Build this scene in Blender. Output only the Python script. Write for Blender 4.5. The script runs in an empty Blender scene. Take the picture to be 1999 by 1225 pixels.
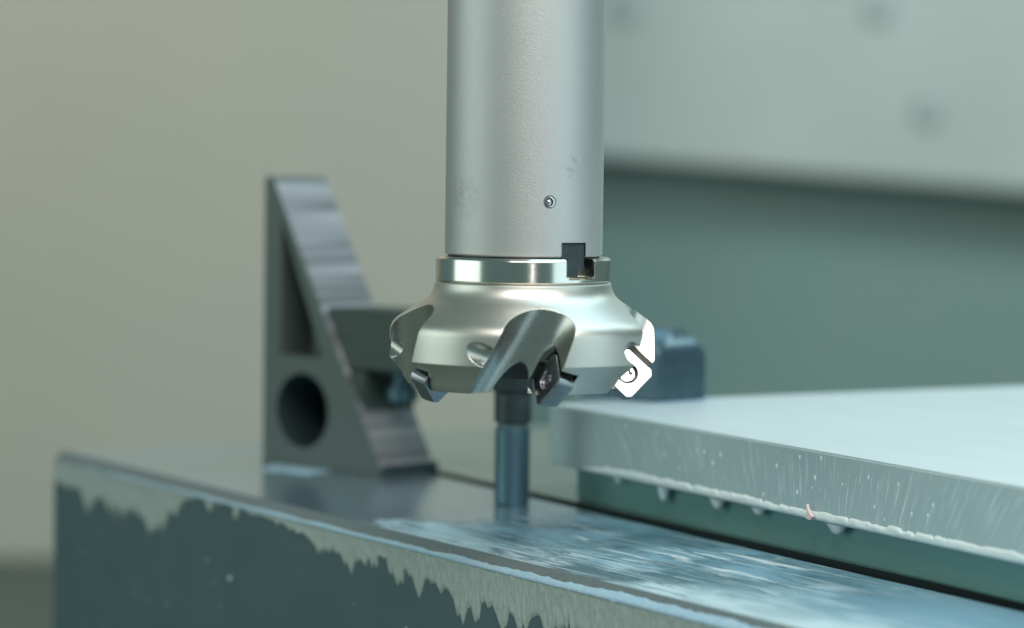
import bpy, bmesh, math, random
from mathutils import Vector, Matrix, noise

random.seed(7)
MM = 0.001
R = math.radians
scene = bpy.context.scene
COL = scene.collection

# ------------------------------------------------------------------ camera
F_PX, W_PX, H_PX = 5800.0, 1999.0, 1225.0
DIST = 758.0                                   # mm, camera to tool axis
CAM = Vector((-2.75, -DIST, 32.7))              # mm
PITCH, ROLL = R(3.08), R(0.75)
cam_rot = (Matrix.Rotation(R(90) - PITCH, 3, 'X') @ Matrix.Rotation(ROLL, 3, 'Z'))
cd = bpy.data.cameras.new('camera')
cam = bpy.data.objects.new('camera', cd)
COL.objects.link(cam)
cam.matrix_world = Matrix.Translation(CAM * MM) @ cam_rot.to_4x4()
cd.sensor_fit = 'HORIZONTAL'; cd.sensor_width = 36.0
cd.lens = 36.0 * F_PX / W_PX
cd.clip_start = 0.02; cd.clip_end = 60.0
cd.dof.use_dof = True
cd.dof.focus_distance = 0.758
cd.dof.aperture_fstop = 8.2
cd.dof.aperture_blades = 9
scene.camera = cam

# ------------------------------------------------------------------ light
world = bpy.data.worlds.new('World'); scene.world = world
world.use_nodes = True
bg = world.node_tree.nodes['Background']
bg.inputs['Color'].default_value = (0.38, 0.62, 0.62, 1)
bg.inputs['Strength'].default_value = 0.28

def area_lamp(name, loc, target, size, power, color, size_y=None):
    d = bpy.data.lights.new(name, 'AREA')
    d.energy = power; d.color = color
    d.shape = 'RECTANGLE'; d.size = size; d.size_y = size_y or size
    o = bpy.data.objects.new(name, d); COL.objects.link(o)
    o.location = loc
    o.rotation_euler = (Vector(target) - Vector(loc)).to_track_quat('-Z', 'Y').to_euler()
    return o

area_lamp('work_light', (0.16, -0.72, 0.74), (0, 0, -0.02), 0.95, 12.5, (1.0, 0.97, 0.92), 0.42)
area_lamp('side_light', (1.15, -0.68, 0.12), (0, 0, 0), 1.0, 3.4, (0.70, 0.93, 1.0), 0.8)
area_lamp('left_fill_light', (-1.2, -0.22, 0.22), (0, 0, 0), 1.0, 4.2, (0.84, 1.0, 0.93), 0.8)  # added fill lamp at left, brightens collar, plate and jaw faces
area_lamp('strip_light', (0.30, -1.45, 0.06), (0, 0, 0.02), 0.03, 0.5, (1.0, 0.98, 0.95), 0.7)
area_lamp('warm_light', (-0.95, 1.15, 1.0), (-0.55, 2.2, 0.15), 0.5, 6.8, (1.0, 0.84, 0.69))
area_lamp('panel_light', (1.25, 1.0, 1.0), (0.6, 2.2, 0.1), 0.5, 13.0, (0.78, 0.98, 1.0))
area_lamp('cool_light', (0.42, 0.22, 0.95), (0.10, 0.05, -0.06), 0.9, 6.8, (0.62, 0.88, 1.0))

vs = scene.view_settings
vs.view_transform = 'Standard'; vs.look = 'None'
vs.exposure = 0.0; vs.gamma = 1.0; vs.use_curve_mapping = False
scene.render.engine = 'CYCLES'
scene.cycles.use_denoising = True
scene.cycles.max_bounces = 8

# ------------------------------------------------------------------ pixel -> place helpers (mm)
def ray(px, py):
    v = Vector((px - W_PX / 2, -(py - H_PX / 2), -F_PX))
    return cam_rot @ v
def on_z(px, py, z):
    d = ray(px, py); t = (z - CAM.z) / d.z
    return CAM + d * t
def on_y(px, py, y):
    d = ray(px, py); t = (y - CAM.y) / d.y
    return CAM + d * t

# ------------------------------------------------------------------ materials
def material(name, base, metallic=0.0, rough=0.5, spec=0.5):
    m = bpy.data.materials.new(name); m.use_nodes = True
    b = m.node_tree.nodes['Principled BSDF']
    b.inputs['Base Color'].default_value = (*base, 1)
    b.inputs['Metallic'].default_value = metallic
    b.inputs['Roughness'].default_value = rough
    b.inputs['Specular IOR Level'].default_value = spec
    return m
class NT:
    def __init__(s, m):
        s.t = m.node_tree; s.b = s.t.nodes['Principled BSDF']
        s.tc = s.t.nodes.new('ShaderNodeTexCoord')
    def n(s, kind, **kw):
        o = s.t.nodes.new(kind)
        for k, v in kw.items():
            if k in o.inputs: o.inputs[k].default_value = v
            else: setattr(o, k, v)
        return o
    def l(s, a, b): s.t.links.new(a, b)
    def coord(s, scale=(1, 1, 1), rot=(0, 0, 0)):      # object coordinates in mm, scaled
        mp = s.n('ShaderNodeMapping')
        mp.inputs['Scale'].default_value = [1000 * k for k in scale]
        mp.inputs['Rotation'].default_value = rot
        s.l(s.tc.outputs['Object'], mp.inputs['Vector'])
        return mp.outputs['Vector']
    def noise(s, scale, detail=3, sc=(1, 1, 1), rough=0.55, dist=0.0, rot=(0, 0, 0)):
        o = s.n('ShaderNodeTexNoise')
        o.inputs['Scale'].default_value = scale; o.inputs['Detail'].default_value = detail
        o.inputs['Roughness'].default_value = rough; o.inputs['Distortion'].default_value = dist
        s.l(s.coord(sc, rot), o.inputs['Vector'])
        return o.outputs['Fac']
    def ramp(s, fac, p0, p1, c0=(0, 0, 0), c1=(1, 1, 1)):
        o = s.n('ShaderNodeValToRGB')
        e = o.color_ramp.elements
        e[0].position = p0; e[0].color = (*c0, 1); e[1].position = p1; e[1].color = (*c1, 1)
        s.l(fac, o.inputs['Fac']); return o.outputs['Color']
    def mix(s, fac, a, b):
        o = s.n('ShaderNodeMix', data_type='RGBA')
        if isinstance(fac, float): o.inputs[0].default_value = fac
        else: s.l(fac, o.inputs[0])
        for i, c in ((6, a), (7, b)):
            if isinstance(c, tuple): o.inputs[i].default_value = (*c, 1)
            else: s.l(c, o.inputs[i])
        return o.outputs[2]
    def rng(s, fac, a, b, lo=0.0, hi=1.0):
        o = s.n('ShaderNodeMapRange')
        o.inputs['From Min'].default_value = lo; o.inputs['From Max'].default_value = hi
        o.inputs['To Min'].default_value = a; o.inputs['To Max'].default_value = b
        s.l(fac, o.inputs['Value']); return o.outputs['Result']
    def mul(s, a, b, op='MULTIPLY'):
        o = s.n('ShaderNodeMath', operation=op)
        for i, c in enumerate((a, b)):
            if isinstance(c, (int, float)): o.inputs[i].default_value = c
            else: s.l(c, o.inputs[i])
        return o.outputs[0]
    def bump(s, h, dist_mm, strength=1.0, prev=None):
        o = s.n('ShaderNodeBump')
        o.inputs['Strength'].default_value = strength
        o.inputs['Distance'].default_value = dist_mm * MM
        s.l(h, o.inputs['Height'])
        if prev is not None: s.l(prev, o.inputs['Normal'])
        return o.outputs['Normal']
    def bevel(s, r_mm):
        o = s.n('ShaderNodeBevel', samples=4)
        o.inputs['Radius'].default_value = r_mm * MM
        return o.outputs['Normal']
    def put(s, **kw):
        names = dict(color='Base Color', rough='Roughness', normal='Normal', metal='Metallic')
        for k, v in kw.items(): s.l(v, s.b.inputs[names[k]])

M = {}
def build_materials():
    # satin bead-blasted arbor steel
    m = M['arbor'] = material('satin_steel', (0.52, 0.53, 0.53), 1.0, 0.42); t = NT(m)
    g = t.noise(3.2, 2); big = t.noise(0.05, 4)
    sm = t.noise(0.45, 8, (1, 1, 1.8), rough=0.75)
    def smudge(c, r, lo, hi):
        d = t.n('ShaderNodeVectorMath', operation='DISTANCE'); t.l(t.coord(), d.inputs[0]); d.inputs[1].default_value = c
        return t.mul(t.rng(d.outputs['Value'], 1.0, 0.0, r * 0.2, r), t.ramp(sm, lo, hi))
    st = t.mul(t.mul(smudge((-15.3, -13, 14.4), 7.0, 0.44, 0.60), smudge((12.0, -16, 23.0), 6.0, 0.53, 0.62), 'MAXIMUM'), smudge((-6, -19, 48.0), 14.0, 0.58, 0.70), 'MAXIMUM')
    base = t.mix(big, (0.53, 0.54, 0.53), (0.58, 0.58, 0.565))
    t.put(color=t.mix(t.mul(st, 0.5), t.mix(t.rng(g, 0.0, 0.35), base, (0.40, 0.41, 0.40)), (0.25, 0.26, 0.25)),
          rough=t.rng(g, 0.48, 0.60),
          normal=t.bump(g, 0.07, 0.9, t.bevel(0.25)))
    # nickel plated cutter body
    m = M['nickel'] = material('nickel_plate', (0.62, 0.605, 0.55), 1.0, 0.27); t = NT(m)
    g = t.noise(3.0, 3); sm = t.noise(0.25, 5)
    t.put(rough=t.rng(sm, 0.38, 0.44), normal=t.bump(g, 0.012, 0.25, t.bevel(0.45)))
    # bright turned collar
    m = M['collar'] = material('bright_turned_steel', (0.70, 0.68, 0.62), 1.0, 0.17); t = NT(m)
    g = t.noise(1.0, 3, (0.05, 0.05, 6))
    t.put(normal=t.bump(g, 0.01, 0.3, t.bevel(0.3)))
    # milled pocket surfaces
    m = M['pocket'] = material('milled_pocket_steel', (0.60, 0.59, 0.54), 1.0, 0.2); t = NT(m)
    g = t.noise(1.2, 2, (2.0, 2.0, 0.06))
    t.put(rough=t.rng(g, 0.22, 0.36), normal=t.bump(g, 0.012, 0.25, t.bevel(0.4)))
    m = M['cutter_inside'] = material('bore_steel_with_shade', (0.10, 0.105, 0.10), 0.6, 0.5)  # counterbore colour darkened to paint the shade inside the cutter
    # carbide
    m = M['carbide'] = material('ground_carbide', (0.36, 0.38, 0.40), 1.0, 0.16); t = NT(m)
    g = t.noise(1.5, 3)
    t.put(rough=t.rng(g, 0.24, 0.32), normal=t.bevel(0.12))
    m = M['screw'] = material('screw_steel', (0.62, 0.63, 0.64), 1.0, 0.22)
    m = M['oxide_and_shade'] = material('black_oxide_and_seam_shade', (0.035, 0.05, 0.055), 0.35, 0.38); t = NT(m)
    sc = t.ramp(t.noise(0.5, 6, (1, 1, 1), rough=0.75), 0.55, 0.75)
    t.put(color=t.mix(sc, (0.03, 0.045, 0.05), (0.08, 0.10, 0.11)), normal=t.bevel(0.3))

    # milled aluminium plate: side
    m = M['plate_side'] = material('sawn_aluminium', (0.62, 0.66, 0.64), 0.2, 0.42); t = NT(m)
    w = t.n('ShaderNodeTexNoise'); w.inputs['Scale'].default_value = 1.0; w.inputs['Detail'].default_value = 5
    # arcs swept by the cutter: rings around a point far above / below the face
    sep = t.n('ShaderNodeSeparateXYZ'); t.l(t.coord(), sep.inputs[0])
    x0 = t.mul(sep.outputs['X'], 150.0, 'SUBTRACT'); z0 = t.mul(sep.outputs['Z'], -40.0, 'SUBTRACT')
    slant = t.mul(sep.outputs['X'], t.mul(z0, t.mul(x0, -0.0062)), 'ADD')
    cmb = t.n('ShaderNodeCombineXYZ'); t.l(t.mul(slant, 1.1), cmb.inputs['X']); t.l(t.mul(sep.outputs['Z'], 0.03), cmb.inputs['Z'])
    t.l(cmb.outputs[0], w.inputs['Vector'])
    w2 = t.n('ShaderNodeTexNoise'); w2.inputs['Scale'].default_value = 2.3; w2.inputs['Detail'].default_value = 2
    cm2 = t.n('ShaderNodeCombineXYZ'); t.l(t.mul(slant, 1.0), cm2.inputs['X']); t.l(t.mul(sep.outputs['Z'], 0.025), cm2.inputs['Z'])
    t.l(cm2.outputs[0], w2.inputs['Vector'])
    scr = t.mul(t.ramp(w2.outputs['Fac'], 0.60, 0.68), t.ramp(t.noise(0.07, 2), 0.36, 0.56))
    drk = t.mul(t.ramp(w2.outputs['Fac'], 0.34, 0.28), 0.5)
    big = t.noise(0.05, 4)
    lines = t.ramp(w.outputs['Fac'], 0.45, 0.72)
    fine = t.noise(1.2, 4)
    t.put(color=t.mix(t.mul(scr, 0.6), t.mix(drk, t.mix(t.mul(lines, 0.4), t.mix(big, (0.58, 0.74, 0.75), (0.68, 0.81, 0.81)), (0.84, 0.93, 0.92)), (0.18, 0.26, 0.26)), (0.97, 0.98, 0.94)),
          rough=t.rng(lines, 0.50, 0.34),
          normal=t.bump(w.outputs['Fac'], 0.15, 0.6, t.bump(fine, 0.03, 0.4, t.bevel(0.4))))
    # plate top: wet, milky
    m = M['plate_top'] = material('milled_aluminium_top', (0.66, 0.73, 0.74), 0.55, 0.45); t = NT(m)
    a = t.noise(0.06, 4, (0.3, 1, 1), rot=(0, 0, R(30))); b2 = t.noise(0.8, 4, (0.06, 1, 1), rot=(0, 0, R(-62)))
    t.put(color=t.mix(a, (0.68, 0.79, 0.81), (0.80, 0.87, 0.88)), rough=t.rng(b2, 0.36, 0.55),
          normal=t.bump(b2, 0.12, 0.5))
    # steel jaw block, painted dark face
    m = M['jaw_face'] = material('dark_coated_steel', (0.035, 0.075, 0.08), 0.2, 0.42); t = NT(m)
    a = t.noise(0.03, 4); f = t.noise(1.3, 4)
    t.put(color=t.mix(a, (0.07, 0.13, 0.145), (0.105, 0.16, 0.17)), rough=t.rng(f, 0.36, 0.55),
          normal=t.bump(f, 0.04, 0.4))
    m = M['jaw_edge'] = material('worn_steel_edge', (0.20, 0.20, 0.16), 0.25, 0.45); t = NT(m)
    f = t.noise(0.8, 5)
    t.put(color=t.mix(f, (0.10, 0.14, 0.145), (0.19, 0.235, 0.24)), normal=t.bump(f, 0.05, 0.5))
    # jaw top: polished steel under a film of milky coolant (object X runs along the block)
    m = M['jaw_top'] = material('wet_steel_top', (0.3, 0.33, 0.33), 1.0, 0.15); t = NT(m)
    sep = t.n('ShaderNodeSeparateXYZ'); t.l(t.coord(), sep.inputs[0])
    X, Y = sep.outputs['X'], sep.outputs['Y']
    fine = t.noise(0.55, 5, (0.10, 1.0, 1), rough=0.62, dist=0.5)
    big = t.noise(0.022, 3, (0.8, 1.6, 1))
    pat = t.noise(0.10, 5, (0.35, 1.0, 1), rough=0.6, dist=0.7)
    along = t.rng(X, 0.0, 1.0, 165.0, 300.0)
    front = t.rng(Y, 1.0, 0.0, 0.0, 42.0)
    # where a coolant film lies at all
    film = t.mul(t.mul(t.mul(pat, 0.7), t.mul(fine, 0.35), 'ADD'), t.mul(t.mul(along, 0.64), t.mul(front, 0.12), 'ADD'), 'ADD')
    fm = t.ramp(film, 0.86, 0.98)
    # milky white parts of it, mostly towards the front edge
    wh = t.ramp(t.mul(t.mul(t.mul(pat, 0.6), t.mul(fine, 0.5), 'ADD'), t.mul(front, 0.42), 'ADD'), 0.62, 0.92)
    # broken streak zone with scored dark lines
    zone = t.mul(t.rng(X, 0.0, 1.0, 235.0, 275.0), t.rng(X, 1.0, 0.0, 350.0, 430.0))
    strk = t.noise(0.31, 4, (0.09, 1.0, 1), rough=0.6, dist=0.9)
    gash = t.mul(t.ramp(strk, 0.50, 0.42), zone)
    lite = t.mul(t.ramp(strk, 0.54, 0.62), zone)
    colr = t.mix(fm, (0.38, 0.50, 0.57), t.mix(wh, (0.17, 0.32, 0.41), (0.50, 0.64, 0.69)))
    colr = t.mix(t.mul(gash, 0.8), colr, (0.04, 0.12, 0.16)); colr = t.mix(t.mul(lite, 0.8), colr, (0.70, 0.81, 0.84))
    score = t.noise(0.9, 2, (0.012, 1.0, 1))
    zl = t.mul(zone, t.ramp(t.noise(0.03, 2, (1, 1.4, 1)), 0.42, 0.58))
    colr = t.mix(t.mul(t.mul(t.ramp(score, 0.38, 0.33), zl), 0.85), colr, (0.02, 0.08, 0.11))
    colr = t.mix(t.mul(t.mul(t.ramp(score, 0.64, 0.69), zl), 0.7), colr, (0.66, 0.78, 0.82))
    rip = t.noise(0.22, 4, (0.22, 1.0, 1), dist=0.8)
    t.put(color=colr, rough=t.mul(t.mul(fm, 0.13), 0.19, 'ADD'),
          metal=t.rng(fm, 0.8, 0.0),
          normal=t.bump(t.mul(strk, zone), 0.9, 0.6, t.bump(fm, 0.5, 0.5, t.bump(rip, 0.5, 0.3))))
    m = M['film'] = material('dried_coolant_film', (0.34, 0.38, 0.33), 0.0, 0.55); t = NT(m)
    f = t.noise(0.7, 6, (1, 1, 0.5), rough=0.65); c = t.noise(0.12, 4)
    t.put(color=t.mix(f, t.mix(c, (0.18, 0.25, 0.235), (0.26, 0.32, 0.295)), (0.50, 0.57, 0.53)),
          normal=t.bump(f, 0.6, 0.8))
    m = M['foam'] = material('coolant_foam_and_glow', (0.62, 0.74, 0.80), 0.0, 0.35); t = NT(m)
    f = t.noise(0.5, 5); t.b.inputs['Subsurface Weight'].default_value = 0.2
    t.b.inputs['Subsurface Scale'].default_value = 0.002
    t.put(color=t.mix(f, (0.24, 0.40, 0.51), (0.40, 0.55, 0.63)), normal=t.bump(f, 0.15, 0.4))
    m = M['foam_white'] = material('coolant_froth', (0.72, 0.80, 0.80), 0.0, 0.3); t = NT(m)
    f = t.noise(0.6, 5); p = t.ramp(t.noise(0.05, 2), 0.62, 0.72)
    t.b.inputs['Subsurface Weight'].default_value = 0.2; t.b.inputs['Subsurface Scale'].default_value = 0.002
    t.put(color=t.mix(t.mul(p, 0.3), t.mix(f, (0.62, 0.74, 0.74), (0.82, 0.87, 0.86)), (0.85, 0.55, 0.52)), normal=t.bump(f, 0.15, 0.4))
    m = M['pink'] = material('pinkish_froth', (0.78, 0.60, 0.58), 0.0, 0.3)
    m = M['drop'] = material('coolant_drop', (0.80, 0.90, 0.92), 0.0, 0.12)
    m.node_tree.nodes['Principled BSDF'].inputs['Transmission Weight'].default_value = 0.15
    # green painted support
    m = M['support'] = material('green_coated_bar', (0.06, 0.15, 0.135), 0.15, 0.45); t = NT(m)
    f = t.noise(0.7, 5, (0.15, 1, 1)); c = t.ramp(t.noise(0.25, 6, (0.12, 1, 1), rough=0.7), 0.62, 0.74)
    t.put(color=t.mix(c, t.mix(f, (0.13, 0.29, 0.27), (0.19, 0.34, 0.31)), (0.22, 0.25, 0.17)), normal=t.bump(f, 0.05, 0.4))
    m = M['table'] = material('ground_table_steel', (0.36, 0.43, 0.39), 0.8, 0.28); t = NT(m)
    f = t.noise(0.3, 4, (0.2, 1, 1)); t.put(rough=t.rng(f, 0.2, 0.36), normal=t.bump(f, 0.03, 0.4))
    m = M['bracket'] = material('grey_cast_bracket', (0.085, 0.11, 0.10), 0.3, 0.5); t = NT(m)
    f = t.noise(0.5, 4); t.put(rough=t.rng(f, 0.42, 0.6), normal=t.bump(f, 0.06, 0.4, t.bevel(0.8)))
    m = M['bracket_slope'] = material('planed_bracket_slope', (0.25, 0.26, 0.28), 0.35, 0.55); t = NT(m)
    f = t.noise(0.16, 3, (0.03, 0.03, 1.6)); t.put(color=t.mix(t.ramp(f, 0.36, 0.64), (0.09, 0.10, 0.105), (0.36, 0.37, 0.39)), normal=t.bump(f, 0.4, 0.6))
    m = M['bore'] = material('dark_bore', (0.03, 0.05, 0.055), 0.3, 0.5)
    m = M['arm'] = material('dark_clamp_arm', (0.035, 0.055, 0.05), 0.3, 0.5); t = NT(m)
    f = t.noise(0.4, 4, (0.3, 0.3, 2)); t.put(color=t.mix(f, (0.025, 0.045, 0.04), (0.06, 0.08, 0.07)), normal=t.bump(f, 0.2, 0.4, t.bevel(0.8)))
    m = M['clamp'] = material('blued_steel_clamp', (0.04, 0.075, 0.09), 0.5, 0.32); t = NT(m)
    f = t.noise(0.25, 5); t.put(color=t.mix(f, (0.03, 0.075, 0.10), (0.07, 0.12, 0.15)), rough=t.rng(f, 0.20, 0.32), normal=t.bevel(0.5))
    m = M['stud'] = material('dark_stud_steel', (0.075, 0.145, 0.18), 0.6, 0.36)
    m = M['black'] = material('matt_black_and_gap_shade', (0.005, 0.018, 0.019), 0.0, 0.6)  # black parts, and the painted shade of the table gap
    # enclosure
    m = M['wall_light'] = material('cream_enclosure_paint', (0.50, 0.50, 0.43), 0.0, 0.5); t = NT(m)
    f = t.noise(0.006, 3); t.put(color=t.mix(f, (0.47, 0.48, 0.42), (0.53, 0.52, 0.45)))
    m = M['wall_sheet'] = material('pale_cover_paint', (0.58, 0.62, 0.57), 0.0, 0.45); t = NT(m)
    f = t.noise(0.006, 3); t.put(color=t.mix(f, (0.47, 0.52, 0.46), (0.60, 0.66, 0.64)))
    m = M['wall_dark'] = material('green_enclosure_paint', (0.13, 0.24, 0.21), 0.0, 0.5); t = NT(m)
    f = t.noise(0.006, 3); t.put(color=t.mix(f, (0.24, 0.32, 0.28), (0.20, 0.35, 0.33)))
    m = M['bolt'] = material('grey_bolt', (0.45, 0.51, 0.51), 0.1, 0.5)
    m = M['bed'] = material('dark_bed_paint', (0.09, 0.12, 0.10), 0.1, 0.6); t = NT(m)
    f = t.noise(0.01, 4); t.put(color=t.mix(f, (0.07, 0.10, 0.085), (0.12, 0.15, 0.13)))
build_materials()

# ------------------------------------------------------------------ object helpers (geometry in mm, stored in metres)
def finish(name, bm, mats, parent=None, sharp=30, smooth=True, loc=(0, 0, 0)):
    me = bpy.data.meshes.new(name)
    bmesh.ops.recalc_face_normals(bm, faces=bm.faces)
    bmesh.ops.scale(bm, vec=(MM, MM, MM), verts=bm.verts)
    bm.to_mesh(me); bm.free()
    for m in (mats if isinstance(mats, (list, tuple)) else [mats]): me.materials.append(M[m])
    if smooth:
        me.shade_smooth(); me.set_sharp_from_angle(angle=R(sharp))
    o = bpy.data.objects.new(name, me); COL.objects.link(o)
    o.location = Vector(loc) * MM
    if parent: o.parent = parent
    return o
def empty(name, loc=(0, 0, 0)):
    o = bpy.data.objects.new(name, None); COL.objects.link(o)
    o.location = Vector(loc) * MM; o.empty_display_size = 0.01
    return o
def tag(o, label=None, cat=None, group=None, kind=None):
    if label: o['label'] = label
    if cat: o['category'] = cat
    if group: o['group'] = group
    if kind: o['kind'] = kind
    return o
def lathe(bm, prof, seg=192, mat=0, closed=True, ax=None):
    rings = []
    for r, z in prof:
        rings.append([bm.verts.new((r * math.sin(2 * math.pi * i / seg), -r * math.cos(2 * math.pi * i / seg), z)) for i in range(seg)])
    n = len(rings)
    for k in range(n if closed else n - 1):
        a, b = rings[k], rings[(k + 1) % n]
        for i in range(seg):
            f = bm.faces.new((a[i], a[(i + 1) % seg], b[(i + 1) % seg], b[i])); f.material_index = mat
    return rings
def solid_lathe(bm, prof, seg=64, mat=0):
    rings = lathe(bm, prof, seg, mat, closed=False)
    for rg in (rings[0], rings[-1]):
        f = bm.faces.new(rg); f.material_index = mat
def prism(bm, pts, z0, z1, mat=0):
    lo = [bm.verts.new((p[0], p[1], z0)) for p in pts]; hi = [bm.verts.new((p[0], p[1], z1)) for p in pts]
    n = len(pts); fs = []
    for i in range(n):
        fs.append(bm.faces.new((lo[i], lo[(i + 1) % n], hi[(i + 1) % n], hi[i])))
    fs.append(bm.faces.new(list(reversed(lo)))); fs.append(bm.faces.new(hi))
    for f in fs: f.material_index = mat
    return fs, lo, hi
def box(bm, x0, x1, y0, y1, z0, z1, mat=0):
    return prism(bm, [(x0, y0), (x1, y0), (x1, y1), (x0, y1)], z0, z1, mat)
def frame_box(bm, o, ex, ey, ez, rx, ry, rz, mat=0):
    vs = []
    for k in rz:
        for (i, j) in ((0, 0), (1, 0), (1, 1), (0, 1)):
            vs.append(bm.verts.new(o + ex * rx[i] + ey * ry[j] + ez * k))
    idx = [(3, 2, 1, 0), (4, 5, 6, 7), (0, 1, 5, 4), (1, 2, 6, 5), (2, 3, 7, 6), (3, 0, 4, 7)]
    for q in idx:
        f = bm.faces.new([vs[i] for i in q]); f.material_index = mat
def cyl_between(bm, a, b, r, seg=48, mat=0, r2=None):
    a, b = Vector(a), Vector(b); d = (b - a).normalized()
    x = d.orthogonal().normalized(); y = d.cross(x)
    r2 = r if r2 is None else r2
    ra = [bm.verts.new(a + (x * math.cos(t) + y * math.sin(t)) * r) for t in [2 * math.pi * i / seg for i in range(seg)]]
    rb = [bm.verts.new(b + (x * math.cos(t) + y * math.sin(t)) * r2) for t in [2 * math.pi * i / seg for i in range(seg)]]
    for i in range(seg):
        f = bm.faces.new((ra[i], ra[(i + 1) % seg], rb[(i + 1) % seg], rb[i])); f.material_index = mat
    for rg in (list(reversed(ra)), rb):
        f = bm.faces.new(rg); f.material_index = mat
def carve(o, tool_bms, mats):
    """difference the tool volumes out of o; tools carry material index into o's slots"""
    for k, bm in enumerate(tool_bms):
        bmesh.ops.recalc_face_normals(bm, faces=bm.faces)
        bmesh.ops.scale(bm, vec=(MM, MM, MM), verts=bm.verts)
        me = bpy.data.meshes.new('tool'); bm.to_mesh(me); bm.free()
        for m in mats: me.materials.append(M[m])
        t = bpy.data.objects.new('tool', me); COL.objects.link(t)
        t.matrix_world = o.matrix_world.copy()
        md = o.modifiers.new('cut', 'BOOLEAN'); md.operation = 'DIFFERENCE'; md.object = t
        md.solver = 'EXACT'; md.material_mode = 'INDEX'
        bpy.context.view_layer.update()
        dg = bpy.context.evaluated_depsgraph_get()
        new = bpy.data.meshes.new_from_object(o.evaluated_get(dg))
        o.modifiers.clear()
        old = o.data; o.data = new; bpy.data.meshes.remove(old)
        bpy.data.objects.remove(t); bpy.data.meshes.remove(me)
def resharp(o, ang):
    o.data.shade_smooth(); o.data.set_sharp_from_angle(angle=R(ang))

# ================================================================== SETTING
ZB = -71.9                                     # top of the jaw block
Z_FLOOR = -350.0
bm = bmesh.new(); box(bm, -2200, 2200, -300, 2700, Z_FLOOR - 30, Z_FLOOR)
bed = finish('machine_bed', bm, 'bed', smooth=False); tag(bed, kind='structure')

# left enclosure wall (light), right lower wall (green), right upper cover sheet with bolts
xe = on_y(1004, 800, 2000).x
bm = bmesh.new(); box(bm, -2100, xe, 2000, 2040, Z_FLOOR + 0.5, 1400)
wall = finish('enclosure_wall', bm, 'wall_light', smooth=False); tag(wall, kind='structure')
bm = bmesh.new(); box(bm, xe + 1, 2150, 2225, 2265, Z_FLOOR + 0.5, 1400)
wall2 = finish('enclosure_panel', bm, 'wall_dark', smooth=False); tag(wall2, kind='structure')
YS = 2150.0
pa, pb = on_y(1120, 302, YS), on_y(2120, 384, YS)
sl = (pb.z - pa.z) / (pb.x - pa.x)
bm = bmesh.new()
q = [(xe + 2, pa.z + sl * (xe + 2 - pa.x)), (2100, pa.z + sl * (2100 - pa.x)), (2100, 1390), (xe + 2, 1390)]
lo = [bm.verts.new((x, YS, z)) for x, z in q]; hi = [bm.verts.new((x, YS + 22, z)) for x, z in q]
bm.faces.new(lo); bm.faces.new(hi[::-1])
for i in range(4): bm.faces.new((lo[i], hi[i], hi[(i + 1) % 4], lo[(i + 1) % 4]))
bmesh.ops.bevel(bm, geom=bm.edges[:], offset=3, segments=2, affect='EDGES')
sheet = finish('cover_panel', bm, 'wall_sheet')
tag(sheet, 'pale sheet metal cover panel behind the arbor with grey bolts', 'panel')
bm = bmesh.new()
solid_lathe(bm, [(8, 0), (15, 0.01), (15, 4), (13, 6.5), (4, 7)], 24)
bmesh.ops.rotate(bm, cent=(0, 0, 0), matrix=Matrix.Rotation(R(90), 3, 'X'), verts=bm.verts)
b0 = finish('bolt', bm, 'bolt', parent=sheet)
for i, (px, py) in enumerate([(1716, 15), (1812, 214), (1226, 12)]):
    b = b0 if i == 0 else b0.copy()
    if i: COL.objects.link(b)
    b.location = on_y(px, py, YS - 0.3) * MM; b.parent = sheet

# ================================================================== TOOL: arbor and face mill
Z0 = 0.0
arbor = empty('tool_arbor', (0, 0, 7.3))
tag(arbor, 'satin grey steel cylindrical arbor holding the face mill', 'tool holder')
bm = bmesh.new()
solid_lathe(bm, [(12, 6.6), (19.3, 6.6), (19.3, 7.15), (19.8, 7.15), (20.1, 7.5), (20.1, 20), (20.1, 40), (20.1, 60), (20.1, 80), (20.1, 130)], 192)
for f in bm.faces:
    c = f.calc_center_median()
    if c.z < 7.2: f.material_index = 1  # undercut ring blackened: seam shade put into the colour
bmesh.ops.translate(bm, vec=(0, 0, -7.3), verts=bm.verts)
shank = finish('shank', bm, ['arbor', 'oxide_and_shade'], parent=arbor)
KP = R(39.3)
er = Vector((math.sin(KP), -math.cos(KP), 0)); eu = Vector((math.cos(KP), math.sin(KP), 0)); ez = Vector((0, 0, 1))
SP = R(18.2)
sr = Vector((math.sin(SP), -math.cos(SP), 0))
bpy.context.view_layer.update()
t1 = bmesh.new(); frame_box(t1, Vector((0, 0, -7.3)), eu, er, ez, (-3.95, 3.95), (14, 26), (3, 10.75), 1)
t2 = bmesh.new(); cyl_between(t2, sr * 18.6 + ez * (20.9 - 7.3), sr * 24 + ez * (20.9 - 7.3), 1.62, 40, 1)
carve(shank, [t1, t2], ['arbor', 'oxide_and_shade']); resharp(shank, 35)
# drive key
bm = bmesh.new(); frame_box(bm, Vector((0, 0, -7.3)), eu, er, ez, (-3.75, 3.75), (14.2, 19.35), (2.0, 10.5))
low = [e for e in bm.edges if all((v.co.z + 7.3) < 2.1 for v in e.verts)]
side = [e for e in bm.edges if e.calc_length() < 6 and all((v.co.z + 7.3) < 2.1 for v in e.verts)]
bmesh.ops.bevel(bm, geom=side, offset=2.0, segments=6, affect='EDGES')
key = finish('drive_key', bm, 'oxide_and_shade', parent=arbor)
tag(key, 'black drive key seated in the notch above the collar')
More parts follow.
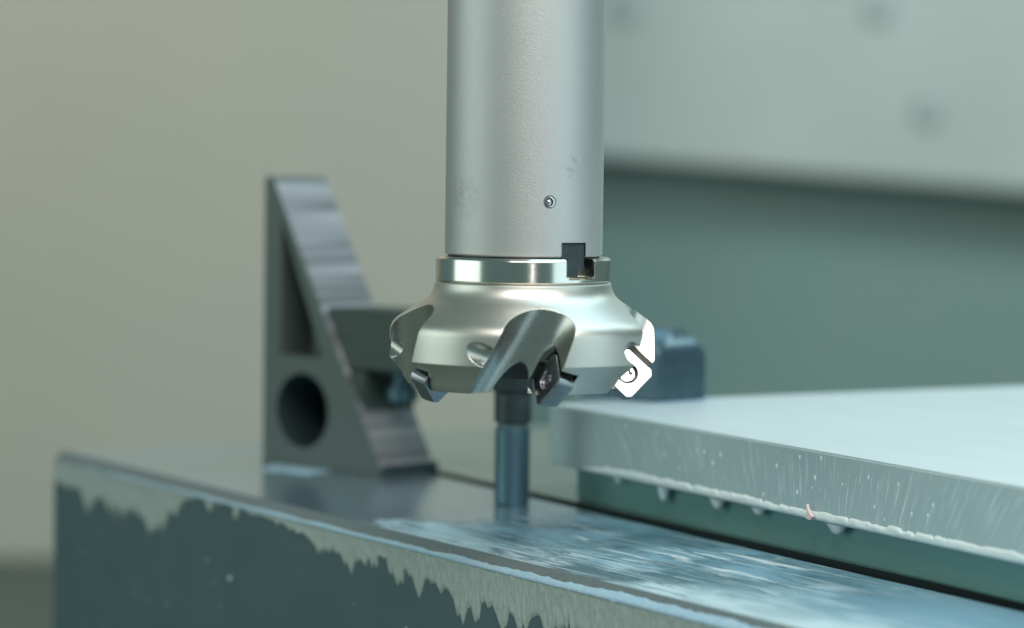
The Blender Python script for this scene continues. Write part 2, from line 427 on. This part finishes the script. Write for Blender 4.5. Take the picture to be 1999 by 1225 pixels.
# set screw with ball
bm = bmesh.new()
lathe(bm, [(1.0, 0.0), (1.45, 0.0), (1.45, 1.25), (1.1, 1.3), (1.0, 1.1)], 32)
bmesh.ops.rotate(bm, cent=(0, 0, 0), matrix=sr.to_track_quat('Z', 'Y').to_matrix(), verts=bm.verts)
bmesh.ops.translate(bm, vec=sr * 18.6 + ez * (20.9 - 7.3), verts=bm.verts)
ss = finish('set_screw', bm, 'screw', parent=arbor)
bm = bmesh.new(); bmesh.ops.create_uvsphere(bm, u_segments=24, v_segments=14, radius=0.85)
bmesh.ops.translate(bm, vec=sr * 19.25 + ez * (20.9 - 7.3), verts=bm.verts)
ball = finish('ball', bm, 'screw', parent=ss)

mill = empty('face_mill', (0, 0, -26.5))
tag(mill, 'five-toothed nickel face mill with carbide inserts under the arbor', 'milling cutter')
OFF = 26.5
# fillet helper for the profile
def arc(p0, p1, p2, n=8):
    out = []
    for i in range(n + 1):
        t = i / n
        out.append(((1 - t) ** 2 * p0[0] + 2 * t * (1 - t) * p1[0] + t * t * p2[0], (1 - t) ** 2 * p0[1] + 2 * t * (1 - t) * p1[1] + t * t * p2[1]))
    return out
prof = [(11, 0.4), (21.9, 0.4)]
prof += arc((22.5, 0.0), (22.8, -3.0), (25.4, -4.7), 10)
prof += [(27.0, -5.7), (28.4, -6.6), (29.8, -7.5)]
prof += arc((31.3, -8.5), (33.9, -10.2), (33.9, -12.6), 8)
prof += [(33.9, -15), (33.9, -17), (33.9, -19.4), (30.9, -23.4), (30.6, -24.6), (29.4, -26.5)]
prof += [(23.2, -26.5), (22.9, -16.5), (11, -16.5)]
bm = bmesh.new(); lathe(bm, prof, 240)
for f in bm.faces:
    c = f.calc_center_median()
    if math.hypot(c.x, c.y) < 23.1 and c.z < -10: f.material_index = 2
bmesh.ops.translate(bm, vec=(0, 0, OFF), verts=bm.verts)
body = finish('cutter_body', bm, ['nickel', 'pocket', 'cutter_inside'], parent=mill)
bpy.context.view_layer.update()

AL, BE = R(20), R(15)
PHI = [R(12 + 72 * k) for k in range(5)]
def tooth(phi):
    v = Vector((math.sin(phi), -math.cos(phi), 0)); u = Vector((math.cos(phi), math.sin(phi), 0))
    nh = u * -math.cos(BE) + v * math.sin(BE); e1 = u * math.sin(BE) + v * math.cos(BE)
    n = nh * math.cos(AL) + ez * math.sin(AL); e2 = ez * math.cos(AL) - nh * math.sin(AL)
    P = u * 0.3 + v * 27.0 + ez * (-22.6 + OFF)
    return u, v, e1, e2, n, P
tc, tp, th = bmesh.new(), bmesh.new(), bmesh.new()
GA, RC, MC = R(22), 8.25, 1.35
for phi in PHI:
    u, v, e1, e2, n, P = tooth(phi)
    # flute: flat wall in the plane of the insert, round floor, running out through the shoulder
    dd = e2 * math.cos(GA) + e1 * math.sin(GA); mm = e1 * math.cos(GA) - e2 * math.sin(GA)
    sec = [(0.15, MC + 26), (0.15, MC + 8), (0.15, MC + 3)]
    sec += [(0.15 + RC - RC * math.cos(math.pi * k / 40), MC - RC * math.sin(math.pi * k / 40)) for k in range(41)]
    sec += [(0.15 + 2 * RC + 0.6, MC + 3), (0.15 + 2 * RC + 3, MC + 8), (0.15 + 2 * RC + 14, MC + 26)]
    lo_ = [tc.verts.new(P + n * a + mm * b - dd * 28) for a, b in sec]
    hi_ = [tc.verts.new(P + n * a + mm * b + dd * 44) for a, b in sec]
    k_ = len(sec)
    fl_ = [tc.faces.new(lo_), tc.faces.new(hi_[::-1])] + [tc.faces.new((lo_[q], hi_[q], hi_[(q + 1) % k_], lo_[(q + 1) % k_])) for q in range(k_)]
    for f in fl_: f.material_index = 1
    # insert seat: square pocket standing on its corner
    s1 = (e1 + e2).normalized(); s2 = (e1 - e2).normalized()
    frame_box(tp, P, s1, s2, n, (-5.6, 6.4), (-5.6, 12.0), (-5.1, 2.0), 1)
    # screwdriver clearance
    ng = (u * -math.cos(AL) + v * 0.10 + ez * math.sin(AL)); Pg = P + v * 1.0
    cyl_between(th, Pg + ng * 2, Pg + ng * 26, 2.7, 40, 1)
carve(body, [tc, tp, th], ['nickel', 'pocket', 'cutter_inside']); resharp(body, 28)

# collar
bm = bmesh.new()
lathe(bm, [(12, 0.45), (22.0, 0.45), (22.35, 0.8), (22.35, 6.1), (21.75, 6.7), (19.6, 6.7), (19.4, 6.2), (12, 6.2)], 240)
bmesh.ops.translate(bm, vec=(0, 0, OFF), verts=bm.verts)
collar = finish('collar', bm, ['collar', 'oxide_and_shade'], parent=mill)
bpy.context.view_layer.update()
t1 = bmesh.new(); frame_box(t1, Vector((0, 0, OFF)), eu, er, ez, (-4.1, 5.2), (16, 26), (1.5, 12), 1)
e = [x for x in t1.edges if all(abs(v_.co.z - OFF - 1.5) < 0.01 for v_ in x.verts) and x.calc_length() > 9.5]
bmesh.ops.bevel(t1, geom=e, offset=0.7, segments=4, affect='EDGES')
carve(collar, [t1], ['collar', 'collar']); resharp(collar, 35)

# inserts
def make_insert():
    bm = bmesh.new(); N = 96
    def outline(scale, hd=7.35, tr=6.55):
        pts = []
        for i in range(N):
            a = 2 * math.pi * i / N; c, s = abs(math.cos(a)), abs(math.sin(a))
            r = min(hd / (c + s), tr / max(c, s)) * scale
            pts.append((r * math.cos(a), r * math.sin(a)))
        return pts
    def circ(r): return [(r * math.cos(2 * math.pi * i / N), r * math.sin(2 * math.pi * i / N)) for i in range(N)]
    loops = [(circ(1.8), -4.8), (circ(1.8), -1.6), (circ(2.6), -0.9), (circ(2.72), 0.0), (outline(0.955), 0.0), (outline(1.0), -0.22),
             (outline(0.985), -2.0), (outline(0.88), -4.8)]
    rr = [[bm.verts.new((p[0], p[1], z)) for p in pts] for pts, z in loops]
    for k in range(len(rr)):
        a, b = rr[k], rr[(k + 1) % len(rr)]
        for i in range(N): bm.faces.new((a[i], a[(i + 1) % N], b[(i + 1) % N], b[i]))
    return bm
def make_screw():
    bm = bmesh.new(); N = 48
    def circ(r): return [(r * math.cos(2 * math.pi * i / N), r * math.sin(2 * math.pi * i / N)) for i in range(N)]
    def star(r): return [((r * (1 + 0.16 * math.cos(6 * 2 * math.pi * i / N))) * math.cos(2 * math.pi * i / N), (r * (1 + 0.16 * math.cos(6 * 2 * math.pi * i / N))) * math.sin(2 * math.pi * i / N)) for i in range(N)]
    loops = [(circ(1.7), -2.4), (circ(2.15), -1.0), (circ(2.2), -0.75), (circ(2.0), -0.6), (star(1.25), -0.62), (star(1.15), -1.7)]
    rr = [[bm.verts.new((p[0], p[1], z)) for p in pts] for pts, z in loops]
    for k in range(len(rr) - 1):
        a, b = rr[k], rr[k + 1]
        for i in range(N): bm.faces.new((a[i], a[(i + 1) % N], b[(i + 1) % N], b[i]))
    bm.faces.new(rr[-1]); bm.faces.new(rr[0])
    return bm
ins0 = finish('insert', make_insert(), 'carbide', parent=mill, sharp=12)
scr0 = finish('screw', make_screw(), 'screw', parent=ins0, sharp=30)
for k, phi in enumerate(PHI):
    u, v, e1, e2, n, P = tooth(phi)
    if k == 0: io, so = ins0, scr0
    else:
        io = ins0.copy(); COL.objects.link(io); so = scr0.copy(); COL.objects.link(so); so.parent = io
    io.parent = mill
    m3 = Matrix((e1, e2, n)).transposed()
    io.matrix_local = Matrix.Translation(P * MM) @ m3.to_4x4()

# ================================================================== JAW BLOCK with coolant
A0 = on_z(106, 879, ZB); A1 = on_z(1300, 1170, ZB)
B0 = on_z(545, 857, ZB); B1 = on_z(1999, 1195, ZB)
dA = (A1 - A0).normalized(); dB = (B1 - B0).normalized()
LEN = 560.0
A2 = A0 + dA * LEN; B2 = B0 + dB * ((A2 - B0).dot(dA) / dB.dot(dA))
jaw = empty('vise_jaw_block', (A0.x, A0.y, Z_FLOOR)); jaw.rotation_euler.z = math.atan2(dA.y, dA.x)
tag(jaw, 'long dark steel jaw block with coolant drips running down its side', 'vise jaw')
bpy.context.view_layer.update()
Jr = Matrix.Rotation(-jaw.rotation_euler.z, 3, 'Z')
def toJ(p): return Jr @ (Vector(p) - Vector((A0.x, A0.y, Z_FLOOR)))
HJ = ZB - Z_FLOOR
a2, b0_, b2 = toJ(A2), toJ(B0), toJ(B2)
CH = 3.0                                       # chamfer
bm = bmesh.new()
# local: x along the block, y across (to the rear, +y or -y), z up
sy = 1 if b0_.y > 0 else -1
outline_lo = [(0, 0), (a2.x, 0), (b2.x, b2.y), (b0_.x, b0_.y)]
lo = [bm.verts.new((x, y, 0)) for x, y in outline_lo]
mid = [bm.verts.new((x, y, HJ - (CH if i < 2 else 0))) for i, (x, y) in enumerate(outline_lo)]
tA = bm.verts.new((0, sy * CH, HJ)); tB = bm.verts.new((a2.x, sy * CH, HJ))
def fc(vs, m):
    f = bm.faces.new(vs); f.material_index = m
fc([lo[0], lo[1], mid[1], mid[0]], 0); fc([mid[0], mid[1], tB, tA], 1)
fc([lo[1], lo[2], mid[2], tB, mid[1]], 0); fc([lo[2], lo[3], mid[3], mid[2]], 0)
fc([lo[3], lo[0], mid[0], tA, mid[3]], 0); fc([tA, tB, mid[2], mid[3]], 2); fc(lo[::-1], 0)
block = finish('block', bm, ['jaw_face', 'jaw_edge', 'jaw_top'], parent=jaw, smooth=False)

# drip film on the side face: jagged lower outline
def fbm(x, s, seed=0.0, o=4):
    return noise.fractal(Vector((x / s, seed, 0.3)), 1.0, 2.0, o)
teeth = []
x = 2.0
while x < LEN - 5:
    teeth.append((x, random.uniform(0.9, 3.4), random.uniform(1.0, 6.5) * random.choice((0.35, 0.6, 1, 1))))
    x += random.uniform(1.2, 4.2)
def film_base(s):                               # mean depth of the film along the block, mm below the chamfer
    pts = [(0, 6), (30, 7.5), (70, 9), (95, 9), (107, 3), (118, 0.4), (150, 0.6), (178, 1.5), (200, 4.5), (250, 6), (290, 8), (330, 10), (370, 9), (560, 10)]
    for (a, va), (b, vb) in zip(pts, pts[1:]):
        if a <= s <= b: return va + (vb - va) * (s - a) / (b - a)
    return 8
tooth_sp = [(86, 4.0, 6), (92, 3.0, 5), (128, 2.6, 4), (147, 1.8, 4.5), (222, 3.0, 5.5), (262, 3.4, 5.5), (306, 3.8, 5.5)]
def film_depth(s):
    b = film_base(s); d = b * (1 + 0.35 * fbm(s, 14, 1.0))
    k = 0.0
    for (c, w, h) in teeth:
        if abs(s - c) < w:
            q_ = 1 - abs(s - c) / w
            k = max(k, h * (q_ ** 0.5) * min(1, b / 5))
    for (c, w, h) in tooth_sp:
        if abs(s - c) < w: k = max(k, h * (1 - abs(s - c) / w) ** 0.6)
    d += k + 0.8 * fbm(s, 1.8, 5.0, 4)
    return max(0.15, d)
bm = bmesh.new(); rows = 10; cols = []
step = 0.45; ns = int((LEN - 6) / step)
for i in range(ns):
    s = 1 + i * step; d = film_depth(s); c = []
    lean = 0.6 * fbm(s, 9, 8.0)
    for r_ in range(rows + 1):
        f_ = r_ / rows
        zz = HJ - CH - 0.1 - d * f_
        th_ = 0.28 + 0.35 * max(0, noise.noise(Vector((s / 1.3, zz / 2.5, 1)))) + 0.25 * (f_ ** 3)
        if r_ == rows: th_ = 0.05
        c.append(bm.verts.new((s + lean * f_, -sy * th_, zz)))
    cols.append(c)
for i in range(ns - 1):
    for r_ in range(rows):
        bm.faces.new((cols[i][r_], cols[i + 1][r_], cols[i + 1][r_ + 1], cols[i][r_ + 1]))
film = finish('coolant_film', bm, 'film', parent=jaw, sharp=60)
tag(film, 'pale jagged film of dried coolant dripping below the edge', kind='stuff')

# foam beads: along the lower chamfer edge
def bead(bm, p0, p1, rad, up, out, n, seed, rmin=0.35, seg=8):
    rings = []
    for i in range(n + 1):
        t = i / n; p = p0.lerp(p1, t); s = t * (p1 - p0).length
        r = rad(s)
        r *= max(rmin, 1 + 0.55 * noise.noise(Vector((s / 3.1, seed, 0))) + 0.35 * noise.noise(Vector((s / 0.9, seed, 4))))
        c = p + up * (0.35 * r * noise.noise(Vector((s / 4.0, seed, 9))))
        rings.append([bm.verts.new(c + up * (r * math.sin(a)) + out * (0.55 * r * math.cos(a))) for a in [2 * math.pi * k / seg for k in range(seg)]])
    for a, b in zip(rings, rings[1:]):
        for k in range(seg): bm.faces.new((a[k], a[(k + 1) % seg], b[(k + 1) % seg], b[k]))
    bm.faces.new(rings[0]); bm.faces.new(rings[-1][::-1])
def strip(bm, s0, s1, step, pos, width, thick, rows=6):
    """low rounded ridge of foam: pos(s, f) on the surface, thick along the given normal"""
    cols = []; n = int((s1 - s0) / step)
    for i in range(n + 1):
        s = s0 + i * step; w = width(s)
        cols.append([bm.verts.new(pos(s, w * k / rows, thick(s, k / rows) * math.sqrt(max(0.0, 1 - (2 * k / rows - 1) ** 2)))) for k in range(rows + 1)])
    for a, b in zip(cols, cols[1:]):
        for k in range(rows): bm.faces.new((a[k], b[k], b[k + 1], a[k + 1]))
c45 = math.sqrt(0.5)
def fo_w(s):
    g = min(1.9, 0.3 + (s / 330.0) ** 1.5)
    w = (1.5 + 0.5 * fbm(s, 16, 2.2) + 0.35 * max(0, fbm(s, 3.2, 6.1, 2))) * g
    return max(0.25, w)
def fo_p(s, w, h):                              # climbs the chamfer from its lower edge
    d = w - 0.5
    if d < 0: return (s, -sy * (0.45 + h), HJ - CH + d)
    return (s, sy * (d * c45 - (0.12 + h) * c45), HJ - CH + d * c45 + (0.12 + h) * c45)
bm = bmesh.new()
strip(bm, 30, LEN - 3, 0.5, fo_p, fo_w, lambda s, f: 0.20 + 0.1 * noise.noise(Vector((s / 5.0, f * 2, 3))))
foam = finish('edge_foam', bm, 'foam', parent=jaw, sharp=80)
tag(foam, 'pale blue line of coolant foam along the chamfered edge', kind='stuff')
# little droplets on the side face
def droplets(bm, spots, n_out, stretch):
    for (p, r) in spots:
        sp = bmesh.ops.create_uvsphere(bm, u_segments=8, v_segments=6, radius=1.0)
        vs_ = sp['verts']
        zax = Vector((0, 0, 1)); xax = zax.cross(n_out).normalized()
        for v_ in vs_:
            c = v_.co.copy(); taper = 1 - 0.35 * c.z
            v_.co = p + xax * (c.x * r * taper) + n_out * (c.y * r * 0.35) + zax * (c.z * r * stretch)
bm = bmesh.new()
sp = [(Vector((random.uniform(20, LEN - 10), 0, HJ - CH - random.uniform(14, 60))), random.uniform(0.12, 0.36)) for _ in range(90)]
sp.append((Vector((142, 0, HJ - 26)), 0.6))
droplets(bm, sp, Vector((0, -sy, 0)), 1.6)
dr = finish('side_droplets', bm, 'drop', parent=jaw, sharp=80)
tag(dr, 'tiny coolant droplets clinging to the dark side face', kind='stuff')

# ================================================================== MACHINE TABLE behind the gap
nB = Vector((-dB.y, dB.x, 0)); 
if nB.dot(Vector((1, 0.3, 0))) < 0: nB = -nB
ZT = ZB + 0.3
tb0 = B0 - dB * 10 + nB * 5.0; tb2 = B0 + dB * 640 + nB * 9.5
bm = bmesh.new()
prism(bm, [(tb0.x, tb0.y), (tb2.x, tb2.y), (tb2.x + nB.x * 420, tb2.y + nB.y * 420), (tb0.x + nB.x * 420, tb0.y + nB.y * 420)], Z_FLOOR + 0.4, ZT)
c0 = Vector(((tb0.x + tb2.x) / 2, (tb0.y + tb2.y) / 2, 0))
bm.normal_update()
for f in bm.faces: f.material_index = 0 if f.normal.z > 0.9 else 1  # near-black sides: shade of the gap put into the colour
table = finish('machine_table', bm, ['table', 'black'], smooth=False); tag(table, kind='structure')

# ================================================================== PLATE
ZP, ZPB = -43.3, -61.6
C0 = on_z(1072, 787, ZP); C1 = on_z(1999, 951, ZP); C3 = on_z(1999, 752, ZP)
dC = (C1 - C0).normalized(); dE = (C3 - C0).normalized()
plate = empty('aluminium_plate', (C0.x, C0.y, ZPB)); plate.rotation_euler.z = math.atan2(dC.y, dC.x)
tag(plate, 'thick pale aluminium plate with sawn edge clamped over the green bar', 'metal plate')
Pr = Matrix.Rotation(-plate.rotation_euler.z, 3, 'Z')
def toP(p): return Pr @ (Vector(p) - Vector((C0.x, C0.y, ZPB)))
PL = 420.0; PW = 330.0
eP = toP(C0 + dE * PW); HP = ZP - ZPB
syp = 1 if eP.y > 0 else -1
bm = bmesh.new()
fs, lo, hi = prism(bm, [(0, 0), (PL, 0), (PL + eP.x, eP.y), (eP.x, eP.y)], 0, HP, 0)
bmesh.ops.bevel(bm, geom=[e for e in bm.edges], offset=0.5, segments=2, affect='EDGES')
bm.normal_update()
for f in bm.faces:
    if f.normal.z > 0.9 or f.normal.z < -0.9: f.material_index = 1
slab = finish('slab', bm, ['plate_side', 'plate_top'], parent=plate, sharp=40)
bm = bmesh.new()
def pl_w(s):
    w = 2.5 * min(1, max(0.1, (s - 20) / 18)) * (1 + 0.2 * fbm(s, 14, 4.4) + 0.09 * fbm(s, 3.0, 7.7, 3))
    nt = abs(fbm(s, 9.0, 12.0, 1))
    return w * (0.8 if nt < 0.05 else 1.0)
strip(bm, 22, PL - 2, 0.5, lambda s, w, h: (s, -syp * (0.05 + h), 0.25 + w), pl_w, lambda s, f: 0.6 + 0.15 * noise.noise(Vector((s / 5.0, f * 2, 3))), 8)
fr = finish('edge_froth', bm, 'foam_white', parent=plate, sharp=80)
tag(fr, 'white bead of coolant froth along the lower edge', kind='stuff')
# hanging drops (each its own part)
def px_to_plate_s(px):                          # s along the lower front edge for a pixel column
    best = min((abs((lambda w: 0)(0)), 0) for _ in (0,))
    lo_, hi_ = 0.0, PL
    inv = cam_rot.transposed()
    def col(s):
        w = C0 + dC * s; w = Vector((w.x, w.y, ZPB)); c = inv @ (w - CAM)
        return W_PX / 2 + F_PX * c.x / -c.z
    for _ in range(50):
        mid_ = (lo_ + hi_) / 2
        if col(mid_) < px: lo_ = mid_
        else: hi_ = mid_
    return lo_
def drop_mesh(w, h):
    bm = bmesh.new(); prof_ = []
    n = 10
    for i in range(n + 1):
        t = i / n
        prof_.append((max(0.03, w * (1 - t) ** 0.45 * (1 - 0.25 * t * (1 - t))), -h * t))
    solid_lathe(bm, prof_, 24)
    bmesh.ops.scale(bm, vec=(1, 0.55, 1), verts=bm.verts)
    return bm
for i, (px, w, h) in enumerate([(1198, 2.0, 2.0), (1286, 3.0, 4.4), (1391, 3.6, 3.2), (1471, 3.2, 2.3), (1624, 4.2, 2.8)]):
    d_ = finish('hanging_drop', drop_mesh(w, h), 'drop', parent=plate, sharp=80, loc=(px_to_plate_s(px), syp * 1.6, 0.0))
# pink flake
bm = bmesh.new()
pts = [(-1.4, 0.2), (-0.9, 2.2), (-1.0, 3.9), (-0.2, 2.6), (0.9, 1.5), (2.0, 0.9), (1.6, 0.1), (0.4, -0.2)]
lo_ = [bm.verts.new((x, -syp * 1.0, z)) for x, z in pts]; hi_ = [bm.verts.new((x * 0.9, -syp * 1.7, z * 0.95)) for x, z in pts]
bm.faces.new(lo_); bm.faces.new(hi_[::-1])
for i in range(len(pts)): bm.faces.new((lo_[i], lo_[(i + 1) % len(pts)], hi_[(i + 1) % len(pts)], hi_[i]))
fl = finish('pink_flake', bm, 'pink', parent=plate, loc=(px_to_plate_s(1588), 0, 0.4), sharp=70)
bm = bmesh.new()
sp = []
for _ in range(45):
    s = max(30, min(PL - 4, random.gauss(150, 60)))
    sp.append((Vector((s, 0, random.uniform(3.5, HP - 1.0))), random.uniform(0.12, 0.42)))
droplets(bm, sp, Vector((0, -syp, 0)), 2.0)
dr = finish('face_droplets', bm, 'drop', parent=plate, sharp=80); tag(dr, 'small coolant droplets on the sawn edge', kind='stuff')

# ================================================================== SUPPORT BAR under the plate
nC = Vector((-dC.y, dC.x, 0))
if nC.dot(dE) < 0: nC = -nC
inset = 4.0
S0 = on_z(1086, 975, ZT); s_start = (S0 - C0).dot(dC)
S1 = on_z(1952, 1188, ZT); s_end = (S1 - C0).dot(dC)
def bar(name, s0, s1, ins, depth, z0, z1, mat, bev=0.6):
    bm = bmesh.new()
    base = C0 + dC * s0 + nC * ins
    o3 = Vector((base.x, base.y, z0))
    fs, lo, hi = box(bm, 0, s1 - s0, 0, syp * depth, 0, z1 - z0)
    bmesh.ops.bevel(bm, geom=bm.edges[:], offset=bev, segments=2, affect='EDGES')
    o = finish(name, bm, mat, loc=o3, sharp=40); o.rotation_euler.z = plate.rotation_euler.z
    return o
sb = bar('support_bar', s_start, s_end, inset, 60, ZT, ZPB - 0.05, 'support')
tag(sb, 'dark green parallel bar under the aluminium plate', 'support bar')
bb = bar('spacer_block', s_end + 1.0, s_end + 70, inset + 3, 50, ZT, ZPB - 0.05, 'black')
tag(bb, 'black spacer block under the plate at the right edge', 'spacer')

# ================================================================== CLAMP BLOCK on the plate
K0 = on_z(1285, 788, ZP); K1 = on_z(1379, 781, ZP)
dK = (K1 - K0); wK = dK.length; dK.normalize()
dL = Vector((-dK.y, dK.x, 0))
clamp = bmesh.new()
LK, HK, HC = 34.0, 22.8, 15.3
lo_pts = [(0, 0), (wK, 0), (wK, LK), (0, LK)]
ch = 5.2
lv = [clamp.verts.new((x, y, 0)) for x, y in lo_pts]
mv = [clamp.verts.new((x, y, HC)) for x, y in lo_pts]
tv = [clamp.verts.new((x, y, HK)) for x, y in ((0.6, ch), (wK - ch, ch), (wK - ch, LK - 1), (0.6, LK - 1))]
for a, b in ((lv, mv), (mv, tv)):
    for i in range(4): clamp.faces.new((a[i], a[(i + 1) % 4], b[(i + 1) % 4], b[i]))
clamp.faces.new(lv[::-1]); clamp.faces.new(tv)
bmesh.ops.bevel(clamp, geom=clamp.edges[:], offset=0.8, segments=1, affect='EDGES')
co = finish('clamp_block', clamp, 'clamp', loc=(K0.x, K0.y, ZP + 0.05), sharp=35); co.rotation_euler.z = math.atan2(dK.y, dK.x)
tag(co, 'dark blued steel block with sloped top edges sitting on the aluminium plate', 'clamp block')

# ================================================================== STUD behind the mill
SC = on_z(999, 984, ZB)
stud = empty('clamp_stud', (SC.x, SC.y, ZB)); tag(stud, 'dark upright steel stud behind the face mill', 'stud')
def zpx(py):                                   # height above the jaw top of an image row at the stud's depth
    return on_y(999, py, SC.y).z - ZB
z1, z2, z3 = zpx(829), zpx(764), zpx(700)
thr = [(5.0, 0.05)]; zz = 0.4
while zz < z1 - 1.6:
    thr += [(5.1, zz), (5.4, zz + 0.5), (5.1, zz + 1.0)]; zz += 1.0 + 0.02
thr += [(5.3, z1 - 0.9), (4.8, z1 - 0.8)]
bm = bmesh.new(); solid_lathe(bm, thr, 40); finish('rod', bm, 'stud', parent=stud, sharp=80)
bm = bmesh.new(); solid_lathe(bm, [(4.6, z1 - 0.8), (4.6, z1 + 0.8)], 48); finish('groove', bm, 'jaw_face', parent=stud)
bm = bmesh.new(); solid_lathe(bm, [(5.2, z1 + 0.8), (5.6, z1 + 1.2), (5.6, z2 - 0.4), (5.2, z2)], 48); finish('sleeve', bm, 'oxide_and_shade', parent=stud)
bm = bmesh.new(); solid_lathe(bm, [(6.0, z2), (6.4, z2 + 0.4), (6.4, z3), (6.0, z3 + 0.5)], 6 * 8); finish('cap', bm, 'black', parent=stud)

# ================================================================== ANGLE BRACKET on the jaw block
G0 = on_z(513, 904, ZB); G1 = on_z(742, 931, ZB)
dG = (G1 - G0); wG = dG.length; dG.normalize()
brk = empty('step_bracket', (G0.x, G0.y, ZB)); brk.rotation_euler.z = math.atan2(dG.y, dG.x)
tag(brk, 'grey triangular bracket with round bore standing on the jaw block', 'bracket')
nG = Vector((-dG.y, dG.x, 0)); sg = 1            # local +y: away from the viewer
hG = on_y(527, 344, G0.y).z - ZB
TH = 24.5
kG = wG / 54.0
bm = bmesh.new()
pts = [(0, 0.05), (wG, 0.05), (wG, 3.0), (4.0 * kG, hG - 0.6), (3.0, hG), (0, hG)]
lo_ = [bm.verts.new((x, 0, z)) for x, z in pts]; hi_ = [bm.verts.new((x, TH, z)) for x, z in pts]
bm.faces.new(lo_); bm.faces.new(hi_[::-1])
for i in range(len(pts)):
    f = bm.faces.new((lo_[i], hi_[i], hi_[(i + 1) % len(pts)], lo_[(i + 1) % len(pts)]))
    if i == 2: f.material_index = 1
gus = finish('gusset', bm, ['bracket', 'bracket_slope', 'bore'], parent=brk)
bpy.context.view_layer.update()
t1 = bmesh.new()
tri = [(7.5 * kG, hG * 0.86), (7.5 * kG, hG * 0.385), (27.5 * kG, hG * 0.385)]
lo_ = [t1.verts.new((x, -2, z)) for x, z in tri]; hi_ = [t1.verts.new((x, 14, z)) for x, z in tri]
t1.faces.new(lo_); t1.faces.new(hi_[::-1])
for i in range(3): t1.faces.new((lo_[i], hi_[i], hi_[(i + 1) % 3], lo_[(i + 1) % 3]))
t2 = bmesh.new(); cyl_between(t2, (18.3 * kG, -3, 19.0), (18.3 * kG, TH - 3, 19.0), 12.3, 64, 2)
carve(gus, [t1, t2], ['bracket', 'bracket_slope', 'bore']); resharp(gus, 30)
bm = bmesh.new(); box(bm, 20 * kG, 96 * kG, 2.4, TH + 2.5, 33.5, 53.5)
bmesh.ops.bevel(bm, geom=bm.edges[:], offset=0.8, segments=2, affect='EDGES')
finish('clamp_arm', bm, 'arm', parent=brk, sharp=40)
bm = bmesh.new(); box(bm, 30 * kG, 44.5 * kG, 2.0, TH + 1.5, 14.0, 33.4)
bmesh.ops.bevel(bm, geom=bm.edges[:], offset=0.8, segments=2, affect='EDGES')
finish('step', bm, 'arm', parent=brk, sharp=40)
bm = bmesh.new(); solid_lathe(bm, [(3.0, 24), (5.2, 24.05), (5.2, 28.5), (3.4, 28.6), (3.4, 33.8)], 32)
bmesh.ops.translate(bm, vec=(51.0 * kG, 13, 0), verts=bm.verts)
finish('jack_screw', bm, 'stud', parent=brk)
bm = bmesh.new(); box(bm, wG + 0.1, wG + 2.2, 1.0, TH, 0.05, 3.6)
finish('toe', bm, 'bore', parent=brk, smooth=False)

# ================================================================== thin pale blue sheets painting the reflected glow at the feet
def glow_patch(name, corners, z, parent, grow, seed):
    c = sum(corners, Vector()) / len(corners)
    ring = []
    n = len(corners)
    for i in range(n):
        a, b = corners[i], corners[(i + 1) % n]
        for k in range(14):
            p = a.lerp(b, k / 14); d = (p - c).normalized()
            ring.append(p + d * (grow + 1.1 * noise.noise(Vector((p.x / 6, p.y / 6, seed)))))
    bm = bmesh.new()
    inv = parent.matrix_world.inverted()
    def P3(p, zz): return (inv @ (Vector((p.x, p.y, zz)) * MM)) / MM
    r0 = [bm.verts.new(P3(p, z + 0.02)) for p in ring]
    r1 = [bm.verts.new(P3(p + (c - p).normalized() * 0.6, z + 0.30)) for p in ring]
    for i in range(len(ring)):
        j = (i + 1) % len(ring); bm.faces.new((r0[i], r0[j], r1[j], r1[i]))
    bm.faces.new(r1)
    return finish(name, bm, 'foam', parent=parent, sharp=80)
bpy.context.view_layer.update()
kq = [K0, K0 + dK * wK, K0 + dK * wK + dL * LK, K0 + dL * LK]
glow_patch('painted_glow', kq, ZP, plate, 2.4, 1.0)
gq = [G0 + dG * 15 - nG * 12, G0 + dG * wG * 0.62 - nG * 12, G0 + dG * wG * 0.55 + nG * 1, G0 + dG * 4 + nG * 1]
glow_patch('painted_glow', gq, ZB, jaw, 1.5, 4.0)
